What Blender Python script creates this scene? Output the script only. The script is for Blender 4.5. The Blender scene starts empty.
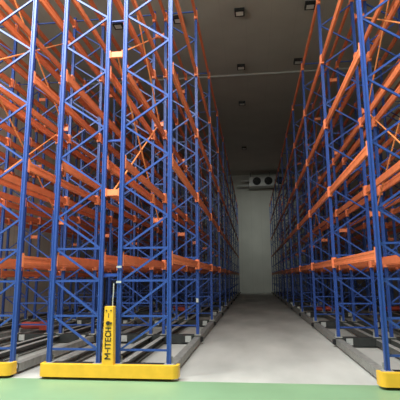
import bpy, math, random
from mathutils import Vector, Matrix
random.seed(4)
scn = bpy.context.scene
COL = scn.collection

# ------------------------------------------------------------------ materials
def mat(name, col, rough=0.5, metal=0.0, var=0.0, scale=3.0, bump=0.0, spec=0.5, detail=4.0, stretch=None):
    m = bpy.data.materials.new(name); m.use_nodes = True
    nt = m.node_tree; b = nt.nodes['Principled BSDF']
    b.inputs['Base Color'].default_value = (*col, 1)
    b.inputs['Roughness'].default_value = rough
    b.inputs['Metallic'].default_value = metal
    b.inputs['Specular IOR Level'].default_value = spec
    if var or bump:
        tc = nt.nodes.new('ShaderNodeTexCoord')
        src = tc.outputs['Object']
        if stretch:
            mp = nt.nodes.new('ShaderNodeMapping'); mp.inputs['Scale'].default_value = stretch
            nt.links.new(src, mp.inputs['Vector']); src = mp.outputs['Vector']
        n = nt.nodes.new('ShaderNodeTexNoise'); n.inputs['Scale'].default_value = scale
        n.inputs['Detail'].default_value = detail
        nt.links.new(src, n.inputs['Vector'])
        r = nt.nodes.new('ShaderNodeValToRGB')
        r.color_ramp.elements[0].position = 0.3; r.color_ramp.elements[1].position = 0.7
        r.color_ramp.elements[0].color = (*[c*(1-var) for c in col], 1)
        r.color_ramp.elements[1].color = (*[min(1, c*(1+var)) for c in col], 1)
        nt.links.new(n.outputs['Fac'], r.inputs['Fac'])
        if var: nt.links.new(r.outputs['Color'], b.inputs['Base Color'])
        if bump:
            bp = nt.nodes.new('ShaderNodeBump'); bp.inputs['Strength'].default_value = bump
            bp.inputs['Distance'].default_value = 0.02
            nt.links.new(n.outputs['Fac'], bp.inputs['Height'])
            nt.links.new(bp.outputs['Normal'], b.inputs['Normal'])
    return m

def panel_mat(name, col, axis, width, seam=0.75, var=0.06):
    """insulated wall panels: a thin darker seam every `width` metres along one axis"""
    m = mat(name, col, 0.6, 0, var, 0.6)
    nt = m.node_tree; b = nt.nodes['Principled BSDF']
    tc = nt.nodes.new('ShaderNodeTexCoord'); sp = nt.nodes.new('ShaderNodeSeparateXYZ')
    nt.links.new(tc.outputs['Object'], sp.inputs[0])
    dv = nt.nodes.new('ShaderNodeMath'); dv.operation = 'DIVIDE'; dv.inputs[1].default_value = width
    nt.links.new(sp.outputs[axis], dv.inputs[0])
    fr = nt.nodes.new('ShaderNodeMath'); fr.operation = 'FRACT'; nt.links.new(dv.outputs[0], fr.inputs[0])
    lt = nt.nodes.new('ShaderNodeMath'); lt.operation = 'LESS_THAN'; lt.inputs[1].default_value = 0.03/width
    nt.links.new(fr.outputs[0], lt.inputs[0])
    mx = nt.nodes.new('ShaderNodeMix'); mx.data_type = 'RGBA'; mx.blend_type = 'MULTIPLY'
    old = b.inputs['Base Color'].links[0].from_socket
    nt.links.new(lt.outputs[0], mx.inputs['Factor'])
    nt.links.new(old, mx.inputs[6]); mx.inputs[7].default_value = (seam, seam, seam, 1)
    nt.links.new(mx.outputs[2], b.inputs['Base Color'])
    return m

M = {}
M['blue']    = mat('blue_paint', (0.022, 0.066, 0.28), 0.42, 0, 0.08, 6)
M['orange']  = mat('orange_paint', (0.70, 0.185, 0.072), 0.45, 0, 0.10, 5)
M['clip']    = mat('orange_clip', (0.86, 0.25, 0.11), 0.4, 0, 0.08, 20)  # orange lightened to hold the connectors' lit edges in colour; row spacers share it
M['rod']     = mat('orange_rod', (0.85, 0.30, 0.10), 0.4, 0, 0.06, 20)
M['yellow']  = mat('yellow_paint', (0.80, 0.46, 0.030), 0.42, 0, 0.06, 7)
M['galv']    = mat('galvanised_steel', (0.42, 0.43, 0.41), 0.45, 0.35, 0.18, 9)
M['chassis'] = mat('mid_grey_galvanised_steel', (0.27, 0.275, 0.26), 0.5, 0.3, 0.2, 9)  # mid grey galvanised steel for the outer base beams
M['beamshade'] = mat('shaded_galvanised_steel', (0.10, 0.105, 0.10), 0.5, 0.3, 0.2, 9)  # shaded copy of galvanised steel: shade coloured into the inner base beams
M['dark']    = mat('dark_steel', (0.030, 0.034, 0.034), 0.5, 0.1, 0.25, 8)
M['black']   = mat('black_rubber', (0.012, 0.012, 0.013), 0.6, 0, 0.2, 8)
M['white']   = mat('white_plate', (0.42, 0.44, 0.43), 0.5, 0, 0.08, 12)
M['ink']     = mat('dark_ink', (0.035, 0.03, 0.02), 0.5)
M['red']     = mat('red_paint', (0.36, 0.05, 0.03), 0.5, 0, 0.12, 9)
M['lens']    = mat('lamp_lens', (0.85, 0.85, 0.80), 0.35)
M['aluminium'] = mat('aluminium_sheet', (0.62, 0.64, 0.63), 0.5, 0.1, 0.06, 4)
M['concrete'] = mat('concrete', (0.42, 0.425, 0.405), 0.62, 0, 0.26, 0.75, 0.03, 0.35, 8.0, (1.0, 0.35, 1.0))
M['green']   = mat('green_epoxy', (0.20, 0.335, 0.195), 0.42, 0, 0.10, 0.8, 0.02)
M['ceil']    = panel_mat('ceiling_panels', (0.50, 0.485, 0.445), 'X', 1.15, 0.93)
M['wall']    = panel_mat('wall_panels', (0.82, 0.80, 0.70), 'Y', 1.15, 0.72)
M['wallf']   = panel_mat('front_wall_panels', (0.22, 0.22, 0.21), 'X', 1.15, 0.85)
M['wallb']   = panel_mat('back_wall_panels', (0.56, 0.57, 0.52), 'X', 1.15, 0.85)

# ------------------------------------------------------------------ mesh tools
class MB:
    def __init__(s): s.v, s.f = [], []
    def box(s, x0, x1, y0, y1, z0, z1):
        n = len(s.v)
        s.v += [(x0,y0,z0),(x1,y0,z0),(x1,y1,z0),(x0,y1,z0),(x0,y0,z1),(x1,y0,z1),(x1,y1,z1),(x0,y1,z1)]
        s.f += [tuple(n+i for i in q) for q in ((3,2,1,0),(4,5,6,7),(0,1,5,4),(1,2,6,5),(2,3,7,6),(3,0,4,7))]
        return s
    def prism(s, prof, a, b, ax):
        """profile (p,q) extruded along axis ax from a to b"""
        n = len(s.v); k = len(prof)
        def pt(p, q, t):
            return {'x': (t,p,q), 'y': (p,t,q), 'z': (p,q,t)}[ax]
        s.v += [pt(p,q,a) for p,q in prof] + [pt(p,q,b) for p,q in prof]
        for i in range(k):
            j = (i+1) % k; s.f.append((n+i, n+j, n+k+j, n+k+i))
        s.f.append(tuple(n+i for i in range(k))[::-1]); s.f.append(tuple(n+k+i for i in range(k)))
        return s
    def bar(s, p, q, w, h, upv=(0,1,0)):
        """rectangular bar from p to q"""
        p, q = Vector(p), Vector(q); d = (q-p).normalized()
        side = d.cross(Vector(upv)).normalized(); up = side.cross(d).normalized()
        n = len(s.v)
        for c in (p, q):
            for a, b in ((-1,-1),(1,-1),(1,1),(-1,1)):
                s.v.append(tuple(c + side*(a*w/2) + up*(b*h/2)))
        s.f += [tuple(n+i for i in t) for t in ((3,2,1,0),(4,5,6,7),(0,1,5,4),(1,2,6,5),(2,3,7,6),(3,0,4,7))]
        return s
    def tube(s, pts, r, k=8):
        pts = [Vector(p) for p in pts]; n0 = len(s.v)
        for i, p in enumerate(pts):
            d = (pts[min(i+1,len(pts)-1)] - pts[max(i-1,0)]).normalized()
            a = d.cross(Vector((0,0,1)) if abs(d.z) < .95 else Vector((1,0,0))).normalized(); b = d.cross(a)
            for j in range(k):
                t = 2*math.pi*j/k; s.v.append(tuple(p + a*(r*math.cos(t)) + b*(r*math.sin(t))))
        for i in range(len(pts)-1):
            for j in range(k):
                j2 = (j+1) % k
                s.f.append((n0+i*k+j, n0+i*k+j2, n0+(i+1)*k+j2, n0+(i+1)*k+j))
        s.f.append(tuple(n0+j for j in range(k))[::-1]); s.f.append(tuple(n0+(len(pts)-1)*k+j for j in range(k)))
        return s
    def mesh(s, name, m, bevel=0):
        me = bpy.data.meshes.new(name); me.from_pydata(s.v, [], s.f)
        me.materials.append(M[m] if isinstance(m, str) else m)
        import bmesh
        bm = bmesh.new(); bm.from_mesh(me)
        bmesh.ops.recalc_face_normals(bm, faces=bm.faces)
        if bevel:
            bmesh.ops.bevel(bm, geom=bm.edges[:], offset=bevel, segments=2, affect='EDGES', profile=0.5)
        bm.to_mesh(me); bm.free(); me.update()
        return me

def put(name, me, parent=None, loc=(0,0,0), rot=None):
    o = bpy.data.objects.new(name, me); COL.objects.link(o)
    o.location = loc
    if rot: o.rotation_euler = rot
    if parent: o.parent = parent
    return o
def thing(name, label, cat, loc, group=None, me=None, rot=None):
    o = put(name, me, None, loc, rot); o['label'] = label; o['category'] = cat
    if group: o['group'] = group
    return o
def struct(name, me, loc=(0,0,0)):
    o = put(name, me, None, loc); o['kind'] = 'structure'; return o

# ------------------------------------------------------------------ the room
XL, XR, YF, YB, ZC = -10.6, 8.6, -9.0, 50.0, 13.5
GREEN, ZF = 7.38, .05
struct('floor', MB().box(XL, XR, GREEN, YB, -0.2, ZF).mesh('floor', 'concrete'))
struct('floor_front', MB().box(XL, XR, YF, GREEN, -0.2, ZF).mesh('floor_front', 'green'))
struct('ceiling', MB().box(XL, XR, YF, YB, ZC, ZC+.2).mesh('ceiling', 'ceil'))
struct('wall_left', MB().box(XL-.2, XL, YF, YB, ZF, ZC).mesh('wall_left', 'wall'))
struct('wall_right', MB().box(XR, XR+.2, YF, YB, ZF, ZC).mesh('wall_right', 'wall'))
struct('wall_back', MB().box(XL, XR, YB, YB+.2, ZF, ZC).mesh('wall_back', 'wallb'))
struct('wall_front', MB().box(XL, XR, YF-.2, YF, ZF, ZC).mesh('wall_front', 'wallf'))
struct('trim_1', MB().prism([(24.10,ZC),(24.10,ZC-.02),(24.16,ZC-.05),(24.24,ZC-.05),(24.30,ZC-.02),(24.30,ZC)], XL, XR, 'x').mesh('trim_1', 'aluminium'))

# ------------------------------------------------------------------ mobile racks
L, NB = 3.903, 10                      # bay length, number of bays
W, GAP = 0.885, 0.34                   # frame depth, flue between the two rows
LEV = [2.046, 3.827, 5.623, 7.440, 9.210]
TOP, ZB = 9.45, 0.275
PX = [-(GAP/2+W), -GAP/2, GAP/2, GAP/2+W]    # the four post lines
SH = {}
# post: omega section with a front web, side flanges and rear lips
def post_prof(w=.072, d=.075, t=.012):
    a, b = w/2, d/2
    return [(-a,-b),(-.018,-b),(-.012,-b+.012),(.012,-b+.012),(.018,-b),(a,-b),(a,b),(a-.03,b),(a-.03,b-t),(a-t,b-t),(a-t,-b+2*t),
            (-a+t,-b+2*t),(-a+t,b-t),(-a+.03,b-t),(-a+.03,b),(-a,b)]
SH['post'] = MB().prism(post_prof(), ZB, TOP, 'z').mesh('post', 'blue')
SH['foot'] = MB().box(-.08,.08,-.085,.085,ZB-.012,ZB+.012).box(-.06,.06,.055,.07,ZB+.012,ZB+.12).mesh('foot_plate', 'galv')
# step beam: tall box with a lower ledge on the pallet side and two pressed grooves
def beam_prof(s=1):
    return [(s*p, q) for p, q in ((-.027,-.08),(.027,-.08),(.027,.045),(.012,.045),(.012,.08),(-.027,.08),(-.027,.035),(-.020,.025),(-.020,-.025),(-.027,-.035))]
def beam_mb(mb, s, x, y, z, clip=True):
    n = len(mb.v); mb.prism(beam_prof(s), .045, L-.045, 'y')
    if clip:
        for y0 in (.045, L-.105): mb.box(-.036,.036,y0,y0+.06,-.12,.12)
    mb.v[n:] = [(a+x, b+y, c+z) for a, b, c in mb.v[n:]]
for s, k in ((1,'beam_left'), (-1,'beam_right')):
    b_ = MB(); beam_mb(b_, s, 0,0,0, False); SH[k] = b_.mesh('beam', 'orange')
    b_ = MB(); beam_mb(b_, s, 0,0,0, True); SH[k+'_clip'] = b_.mesh('beam', 'orange')
SH['connector'] = MB().box(-.038,.038,-.03,.03,-.125,.125).box(-.05,.05,-.045,-.025,-.125,.125).mesh('connector', 'clip')
# braces: channel strips between the two posts of a frame
HZ = [0.50, 1.06, 1.66, 2.23]
def chan(mb, p, q):
    mb.bar(p, q, .034, .010); d = Vector((0,.014,0))
    n = (Vector(q)-Vector(p)).normalized().cross(Vector((0,1,0))).normalized()*.013
    mb.bar(Vector(p)+n+d, Vector(q)+n+d, .007, .026); mb.bar(Vector(p)-n+d, Vector(q)-n+d, .007, .026)
def diag_list(side):
    """(x, z) pairs of one frame; side 'B' has its zig-zag starting at the left post, 'A' at the right"""
    xa, xb = .03, W-.03
    out = [((xa, HZ[i]), (xb, HZ[i+1])) for i in range(3)]
    z, x, k = 2.23, 0, 0
    zs = [2.23 + .5665*i for i in range(13)]
    for i in range(12):
        p = (xa, zs[i]) if i % 2 == 0 else (xb, zs[i]); q = (xb, zs[i+1]) if i % 2 == 0 else (xa, zs[i+1])
        out.append((p, q))
    if side == 'A': out = [((W-p[0], p[1]), (W-q[0], q[1])) for p, q in out]
    return out
DG = {'A': diag_list('A'), 'B': diag_list('B')}
for sd in 'AB':
    for i, (p, q) in enumerate(DG[sd]):
        m_ = MB(); chan(m_, (p[0], 0, p[1]), (q[0], 0, q[1])); SH['d%s%d' % (sd, i)] = m_.mesh('diagonal_brace', 'blue')
m_ = MB(); chan(m_, (.03,0,0), (W-.03,0,0)); SH['hz'] = m_.mesh('horizontal_brace', 'blue')
# row spacers in the flue
SH['sp_o'] = MB().box(-GAP/2+.05, GAP/2-.05, -.03, .03, -.055, .055).box(-GAP/2+.045,-GAP/2+.06,-.05,.05,-.075,.075).box(GAP/2-.06,GAP/2-.045,-.05,.05,-.075,.075).mesh('row_spacer', 'clip')
SH['sp_b'] = MB().prism([(-.025,-.025),(.025,-.025),(.025,.025),(.018,.025),(.018,-.018),(-.025,-.018)], -GAP/2+.05, GAP/2-.05, 'x').mesh('flue_tie', 'blue')
SPO, SPB = [3.24, 5.95, 8.65], [1.76, 4.23, 6.67]
# chassis
XE = GAP/2 + W + .075
LEN = L*NB
def base_beam_mesh(outer):
    m = MB(); z0, z1 = .095, .235
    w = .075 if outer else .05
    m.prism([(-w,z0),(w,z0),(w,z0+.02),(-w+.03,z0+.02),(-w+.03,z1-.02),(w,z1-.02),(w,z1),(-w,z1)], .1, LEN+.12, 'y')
    return m.mesh('base_beam', 'chassis' if outer else 'beamshade')
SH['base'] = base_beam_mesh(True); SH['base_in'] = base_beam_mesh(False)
SH['flange'] = MB().box(-.055,.055,.1,LEN+.12,.235,.243).mesh('top_flange', 'galv')  # keeps the light top tone above the shade-coloured beam sides
def cross_mesh():
    m = MB(); x = XE-.16
    m.box(-x, x, -.13, -.11, .08, .275).box(-x, x, .11, .13, .08, .275).box(-x, x, -.13, .13, .252, .27)
    for xx in (-x+.25, -.32, .32, x-.25): m.box(xx-.01, xx+.01, -.11, .11, .085, .25)
    return m.mesh('cross_member', 'dark')
SH['cross'] = cross_mesh()
SH['plate'] = MB().box(-.075,.075,-.012,.012,-.075,.075).box(-.02,.02,-.02,-.012,-.02,.02).mesh('marker_plate', 'white')
SH['wheel'] = MB().prism([(.085*math.cos(a*math.pi/8), .135+.085*math.sin(a*math.pi/8)) for a in range(16)], -.05, .05, 'y').mesh('wheel', 'galv')
SH['buffer'] = MB().box(-.03,.03,-.06,.06,.105,.225).box(-.05,-.03,-.045,.045,.12,.21).mesh('buffer', 'black')
m_ = MB(); m_.tube([(-.42,0,.40),(.10,0,.40)], .10, 14); m_.box(.10,.42,-.12,.12,.285,.52); m_.tube([(-.47,0,.40),(-.42,0,.40)], .085, 14)
SH['motor'] = m_.mesh('drive_motor', 'red', 0)

def fascia_mesh(x0, x1, round_right=True):
    """yellow kick cover with rounded ends"""
    prof = []; r = .10; y0, y1 = -.25, -.02
    for a in range(7):
        t = math.pi*.5*a/6; prof.append((x0+r-r*math.sin(math.pi*.5-t), y0+r-r*math.sin(t)))
    for a in range(7):
        t = math.pi*.5*a/6; prof.append((x1-r+r*math.sin(t), y0+r-r*math.cos(t)))
    prof += [(x1, y1), (x1-.05, y1), (x1-.05, y0+.12), (x0+.05, y0+.12), (x0+.05, y1), (x0, y1)]
    return MB().prism(prof, .095, .295, 'z').mesh('kick_cover', 'yellow')
SH['gap_strip'] = MB().box(-XE+.02, XE-.02, -.12, -.05, ZF, .28).mesh('shadow_gap_strip', 'black')  # black strip standing in for the shadow gap below the kick cover
SH['deck'] = MB().box(-XE+.06, XE-.06, -.13, .13, .262, .276).mesh('end_deck', 'dark')

def text_mesh(body, size, m):
    cu = bpy.data.curves.new('t', 'FONT'); cu.body = body; cu.size = size; cu.extrude = .002
    cu.align_x = 'CENTER'; cu.align_y = 'CENTER'; cu.offset = 0.0008
    o = bpy.data.objects.new('t', cu); COL.objects.link(o)
    dg = bpy.context.evaluated_depsgraph_get(); dg.update()
    me = bpy.data.meshes.new_from_object(o.evaluated_get(dg)); bpy.data.objects.remove(o)
    me.materials.clear(); me.materials.append(M[m]); return me

def rack(name_label, xc, y0, panel, ends, motor, lowest=0):
    root = thing('mobile_pallet_rack', name_label, 'pallet rack', (xc, y0, 0), 'mobile pallet racks')
    P = lambda n, me, loc=(0,0,0), par=root, rot=None: put(n, me, par, loc, rot)
    # posts with foot plates
    for i in range(NB+1):
        for j, x in enumerate(PX):
            o = P('post', SH['post'], (x, i*L, 0))
            if i < 5: P('foot_plate', SH['foot'], (0,0,0), o)
            if i == 1 and j == 3 and panel: P('reflector', SH['clipw'], (0,-.055,1.13), o)
            if i == 0 and j == 2 and panel:
                for z in (1.64, 1.90): P('reflector', SH['clipw2'], (0,-.055,z), o)
    # beams: the near bays one by one, the far bays as one mass
    far = MB()
    for i in range(NB):
        for j, x in enumerate(PX):
            s = 1 if j in (0, 2) else -1
            k = 'beam_left' if s == 1 else 'beam_right'
            for z in [LEV[0]-lowest] + LEV[1:]:
                if i < 5:
                    fine = i < 2 or (i == 2 and j in (0,3))
                    o = P('beam', SH[k if fine else k+'_clip'], (x, i*L, z))
                    if fine:
                        P('connector', SH['connector'], (0,.075,0), o); P('connector', SH['connector'], (0,L-.075,0), o, (0,0,math.pi))
                else: beam_mb(far, s, x, i*L, z)
    o = P('beam', far.mesh('far_beams', 'orange')); o['kind'] = 'stuff'
    # frame bracing
    fd, fh = MB(), MB()
    for i in range(NB+1):
        for sd, x in (('A', PX[0]), ('B', PX[2])):
            for q in range(len(DG[sd])):
                if i < 3: P('diagonal_brace', SH['d%s%d' % (sd, q)], (x, i*L, 0))
                else:
                    a, b = DG[sd][q]; chan(fd, (x+a[0], i*L, a[1]), (x+b[0], i*L, b[1]))
            for z in HZ + [9.35]:
                if i < 10: P('horizontal_brace', SH['hz'], (x, i*L, z))
                else: chan(fh, (x+.03, i*L, z), (x+W-.03, i*L, z))
    o = P('diagonal_brace', fd.mesh('far_diagonals', 'blue')); o['kind'] = 'stuff'
    o = P('horizontal_brace', fh.mesh('far_horizontals', 'blue')); o['kind'] = 'stuff'
    # flue: spacers, ties, crossed rods
    for i in range(NB+1):
        for z in SPO: P('row_spacer', SH['sp_o'], (0, i*L, z))
        for z in SPB: P('flue_tie', SH['sp_b'], (0, i*L, z))
    for i in (0, 3, 6, 9):
        for za, zb in ((SPO[0], SPO[1]), (SPO[1], SPO[2])):
            P('tie_rod', SH['rod_up'], (-.012, i*L, za)); P('tie_rod', SH['rod_dn'], (.012, i*L, za))
    # chassis
    for j, x in enumerate((-XE+.075, -GAP/2, GAP/2, XE-.075)):
        o = P('base_beam', SH[('base', 'base_in', 'base_in', 'base_m')[j]], (x, 0, 0))
        if j in (1, 2): P('top_flange', SH['flange'], (0,0,0), o)
    for i in range(1, NB+1):
        c = P('cross_member', SH['cross'], (0, i*L, 0))
        for x in (-XE+.30, XE-.30):
            P('marker_plate', SH['plate'], (x, -.145, .185), c)
            P('wheel', SH['wheel'], (x + (.22 if x < 0 else -.22), 0, 0), c)
        for s in (-1, 1):
            P('buffer', SH['buffer'], (s*(XE+.02), i*L-.02, 0), root, (0,0,0 if s < 0 else math.pi))
    P('drive_motor', SH['motor'], (motor[0], motor[1], 0))
    # front end
    P('end_deck', SH['deck']); P('shadow_gap_strip', SH['gap_strip'])
    P('kick_cover', fascia_mesh(-XE-ends[0], XE+ends[1]))
    if panel:
        zb_, zt = .29, 1.235
        bm = MB(); w = .088
        n_ = [(-.098,zb_),(.098,zb_),(.074,zt),(-.074,zt)]
        bm.prism(n_, -.235, -.095, 'y')
        c = P('control_panel', bm.mesh('control_panel', 'yellow', .006), (.065,0,0))
        yf = -.2375
        P('lettering', SH['lett'], (.0, yf, .64), c)
        P('selector_switch', SH['switch'], (-.005, yf, .965), c)
        P('selector_switch', SH['switch_s'], (.045, yf, .965), c)
        P('number', SH['one'], (0, yf, 1.085), c, (math.pi/2, 0, 0))
        for dx in (-.04, .04): P('indicator_lamp', SH['dot'], (dx, yf, 1.17), c)
        P('conduit', MB().tube([(.09,-.11,1.2),(.09,-.11,1.35),(.095,-.10,1.45),(.09,-.08,1.62)], .010).mesh('conduit', 'galv'), (0,0,0))
    return root

SH['rod_up'] = MB().tube([(0,0,0),(0,L,SPO[1]-SPO[0])], .017, 8).mesh('tie_rod', 'rod')
SH['rod_dn'] = MB().tube([(0,0,SPO[1]-SPO[0]),(0,L,0)], .017, 8).mesh('tie_rod', 'rod')
me = SH['base'].copy(); me.transform(Matrix.Scale(-1, 4, (1,0,0))); me.flip_normals(); SH['base_m'] = me
SH['clipw'] = MB().box(-.03,.03,-.008,0,-.05,.05).mesh('reflector', 'white')
SH['clipw2'] = MB().box(-.045,.045,-.006,0,-.018,.018).mesh('reflector', 'white')
def lettering_mesh():
    # upright strokes on a unit cell (width, height); the word runs up the panel
    H_ = 1.0
    G = {'M': (.9, [((0,0),(0,H_)),((0,H_),(.45,.4)),((.45,.4),(.9,H_)),((.9,H_),(.9,0))]), '-': (.4, [((.02,.5),(.38,.5))]),
         'I': (.0, [((0,0),(0,H_))]), 'T': (.7, [((0,H_),(.7,H_)),((.35,H_),(.35,0))]),
         'E': (.55, [((0,0),(0,H_)),((0,H_),(.55,H_)),((0,.5),(.5,.5)),((0,0),(.55,0))]),
         'C': (.6, [((.62,.85),(.45,H_)),((.45,H_),(.15,H_)),((.15,H_),(0,.8)),((0,.8),(0,.2)),((0,.2),(.15,0)),((.15,0),(.45,0)),((.45,0),(.62,.15))]),
         'H': (.62, [((0,0),(0,H_)),((.62,0),(.62,H_)),((0,.5),(.62,.5))])}
    m = MB(); sc, gap, x = .088, .30, 0
    tot = sum(G[c][0]+gap for c in 'M-ITECH') - gap
    for c in 'M-ITECH':
        w_, st = G[c]
        for p, q in st:
            a = Vector((-(p[1]-.5)*sc, -.001, (x+p[0]-tot/2)*sc)); b = Vector((-(q[1]-.5)*sc, -.001, (x+q[0]-tot/2)*sc))
            d = (b-a).normalized()*.006
            m.bar(a-d, b+d, .0155, .003)
        x += w_ + gap
    return m.mesh('lettering', 'ink')
SH['lett'] = lettering_mesh()
SH['one'] = text_mesh('1', .10, 'ink')
SH['switch'] = MB().prism([(.034*math.cos(a*math.pi/8), .034*math.sin(a*math.pi/8)) for a in range(16)], -.02, 0, 'y').box(-.008,.008,-.032,-.02,-.028,.028).mesh('selector_switch', 'ink')
SH['switch_s'] = MB().prism([(.016*math.cos(a*math.pi/6), .016*math.sin(a*math.pi/6)) for a in range(12)], -.012, 0, 'y').mesh('selector_switch', 'dark')
SH['dot'] = MB().prism([(.012*math.cos(a*math.pi/6), .012*math.sin(a*math.pi/6)) for a in range(12)], -.008, 0, 'y').mesh('indicator_lamp', 'ink')

rack('blue and orange mobile pallet rack left of the aisle, with a lettered yellow panel', -2.49, 7.55, True, (.0, .115), (-.85, 3*L+.2))
rack('blue and orange mobile pallet rack second from the aisle on the left', -5.27, 7.55, False, (.02, .02), (-.85, L+.75))
rack('blue and orange mobile pallet rack right of the aisle', 3.06, 7.30, False, (.10, .02), (.0, 3*L+.2))

rack('blue and orange mobile pallet rack along the left wall, third from the aisle', -8.02, 7.55, False, (.02, .02), (-.4, L+1.0), .19)
rack('blue and orange mobile pallet rack along the right wall, behind the right aisle rack', 5.82, 7.45, False, (.02, .02), (0, 3*L))

# ------------------------------------------------------------------ ceiling lamps
def lamp(x, y, label):
    t = thing('ceiling_lamp', label, 'ceiling lamp', (x, y, ZC), 'square lamps on the ceiling')
    z = -.16; a = .22
    h = MB().box(-a,a,-a,-a+.055,z,0).box(-a,a,a-.055,a,z,0).box(-a,-a+.055,-a+.055,a-.055,z,0).box(a-.055,a,-a+.055,a-.055,z,0).mesh('housing', 'black')
    put('housing', h, t)
    put('lens', MB().box(-a+.055,a-.055,-a+.055,a-.055,z+.012,-.002).mesh('lens', 'lens'), t)
lamp(-0.26, 17.85, 'square dark-framed ceiling lamp over the aisle, nearest the top of the photo')
lamp(-0.33, 23.05, 'square dark-framed ceiling lamp over the aisle, just before the ceiling joint')
lamp(2.82, 17.75, 'square dark-framed ceiling lamp beside the top of the right rack, near the top edge')
lamp(2.80, 22.80, 'square dark-framed ceiling lamp beside the right rack, just before the ceiling joint')
lamp(-5.95, 18.15, 'square dark-framed ceiling lamp seen through the flue of the left rack')
lamp(-3.08, 18.05, 'square dark-framed ceiling lamp just right of the left rack corner post beside the aisle')

lamp(-0.40, 28.3, 'square dark-framed ceiling lamp over the aisle, first one beyond the ceiling joint')
lamp(-0.45, 38.8, 'square dark-framed ceiling lamp over the aisle, in the dark just before the fan cooler')

# ------------------------------------------------------------------ evaporator on the far ceiling
ev = thing('evaporator_cooler', 'long grey fan cooler hung under the ceiling at the far end of the aisle', 'air cooler', (1.95, 48.6, ZC))
hz0, hz1 = -1.62, -.55
hb = MB(); hb.box(-2.0, 2.6, -.05, .75, hz0, hz1).box(-2.05,-1.95,-.1,.8,hz0-.05,hz1+.04).box(2.55,2.65,-.1,.8,hz0-.05,hz1+.04)
put('housing', hb.mesh('housing', 'aluminium'), ev)
put('drip_tray', MB().prism([(-.12,hz0-.02),(.85,hz0-.02),(.7,hz0-.16),(.0,hz0-.16)], -2.1, 2.7, 'x').mesh('drip_tray', 'galv'), ev)
zc = (hz0+hz1)/2
circ = lambda r, k=24: [(r*math.cos(2*math.pi*i/k), r*math.sin(2*math.pi*i/k)) for i in range(k)]
for fx in (-1.2, .1, 1.4):
    fm = MB(); fm.prism(circ(.45), -.07, -.055, 'y')
    f = put('fan', fm.mesh('fan', 'black'), ev, (fx, 0, zc))
    g = MB(); n = 24
    for r0 in (.45, .3, .15): g.tube([(r0*math.cos(2*math.pi*i/n), -.14, r0*math.sin(2*math.pi*i/n)) for i in range(n+1)], .012, 5)
    for i in range(8): g.tube([(0,-.15,0),(.46*math.cos(i*math.pi/4),-.13,.46*math.sin(i*math.pi/4))], .008, 4)
    put('fan_guard', g.mesh('fan_guard', 'dark'), f)
    bl = MB()
    for i in range(5):
        a = 2*math.pi*i/5; c, s = math.cos(a), math.sin(a); c2, s2 = math.cos(a+.5), math.sin(a+.5)
        n0 = len(bl.v); bl.v += [(.08*c,-.09,.08*s),(.4*c,-.12,.4*s),(.4*c2,-.08,.4*s2),(.08*c2,-.08,.08*s2)]
        bl.v += [(x,y+.01,z) for x,y,z in bl.v[n0:n0+4]]
        bl.f += [tuple(n0+i for i in q) for q in ((0,1,2,3),(7,6,5,4),(0,4,5,1),(1,5,6,2),(2,6,7,3),(3,7,4,0))]
    bl.prism(circ(.09,12), -.13, -.07, 'y')
    put('fan_blades', bl.mesh('fan_blades', 'dark'), f)
put('pipe', MB().tube([(-3.4,.3,zc-.4),(-2.0,.3,zc-.4)], .10).mesh('pipe', 'aluminium'), ev)
put('pipe', MB().tube([(-3.0,.3,zc+.15),(-2.0,.3,zc+.15)], .10).mesh('pipe', 'aluminium'), ev)
for hx in (-1.9, .3, 2.5): put('hanger', MB().box(hx-.03,hx+.03,.3,.36,hz1,0).mesh('hanger', 'dark'), ev)

# ------------------------------------------------------------------ light
def area(name, loc, target, sx, sy, power, col=(1,1,1)):
    d = bpy.data.lights.new(name, 'AREA'); d.shape = 'RECTANGLE'; d.size = sx; d.size_y = sy; d.energy = power; d.color = col
    o = bpy.data.objects.new(name, d); COL.objects.link(o); o.location = loc
    o.rotation_euler = (Vector(target)-Vector(loc)).to_track_quat('-Z', 'Y').to_euler()
    return o
area('front_ceiling_light', (-3.0, 4.1, 10.2), (-3.0, 4.2, 0), 10, 2, 2650, (.99, 1, .965))
area('dock_light', (-1.5, -2.0, 5.5), (-1.5, 20, 3.0), 6, 3, 60, (1, .97, .92))
area('side_light', (-7.5, 3.0, 9.0), (-10.6, 13, 5.5), 4, 2, 700, (1, .99, .95))
area('back_wall_fill', (0.5, 39.0, 12.6), (0.5, 50.0, 5.0), 1.5, .6, 60, (.95, 1, .93)).data.spread = math.radians(75)  # unseen fill light added to brighten the back wall
w = bpy.data.worlds.new('world'); scn.world = w; w.use_nodes = True
w.node_tree.nodes['Background'].inputs[0].default_value = (.5, .52, .55, 1)
w.node_tree.nodes['Background'].inputs[1].default_value = .02

# ------------------------------------------------------------------ camera
f, yaw, pitch, roll = 435.5, .1176, .1769, .0072
r_ = Vector((math.cos(yaw), math.sin(yaw), 0)); h_ = Vector((-math.sin(yaw), math.cos(yaw), 0)); z_ = Vector((0,0,1))
fw = h_*math.cos(pitch) + z_*math.sin(pitch); up = -h_*math.sin(pitch) + z_*math.cos(pitch)
ri = r_*math.cos(roll) - up*math.sin(roll); ui = r_*math.sin(roll) + up*math.cos(roll)
cd = bpy.data.cameras.new('camera'); cam = bpy.data.objects.new('camera', cd); COL.objects.link(cam)
mw = Matrix.Identity(4)
for i in range(3): mw[i][0], mw[i][1], mw[i][2] = ri[i], ui[i], -fw[i]
mw[0][3], mw[1][3], mw[2][3] = 0, 0, 1.7
cam.matrix_world = mw
cd.sensor_width = 36; cd.lens = f/400*36; cd.clip_end = 200
scn.camera = cam
scn.view_settings.view_transform = 'Standard'; scn.view_settings.look = 'None'
scn.view_settings.gamma = 1; scn.view_settings.exposure = -0.08; scn.view_settings.use_curve_mapping = False
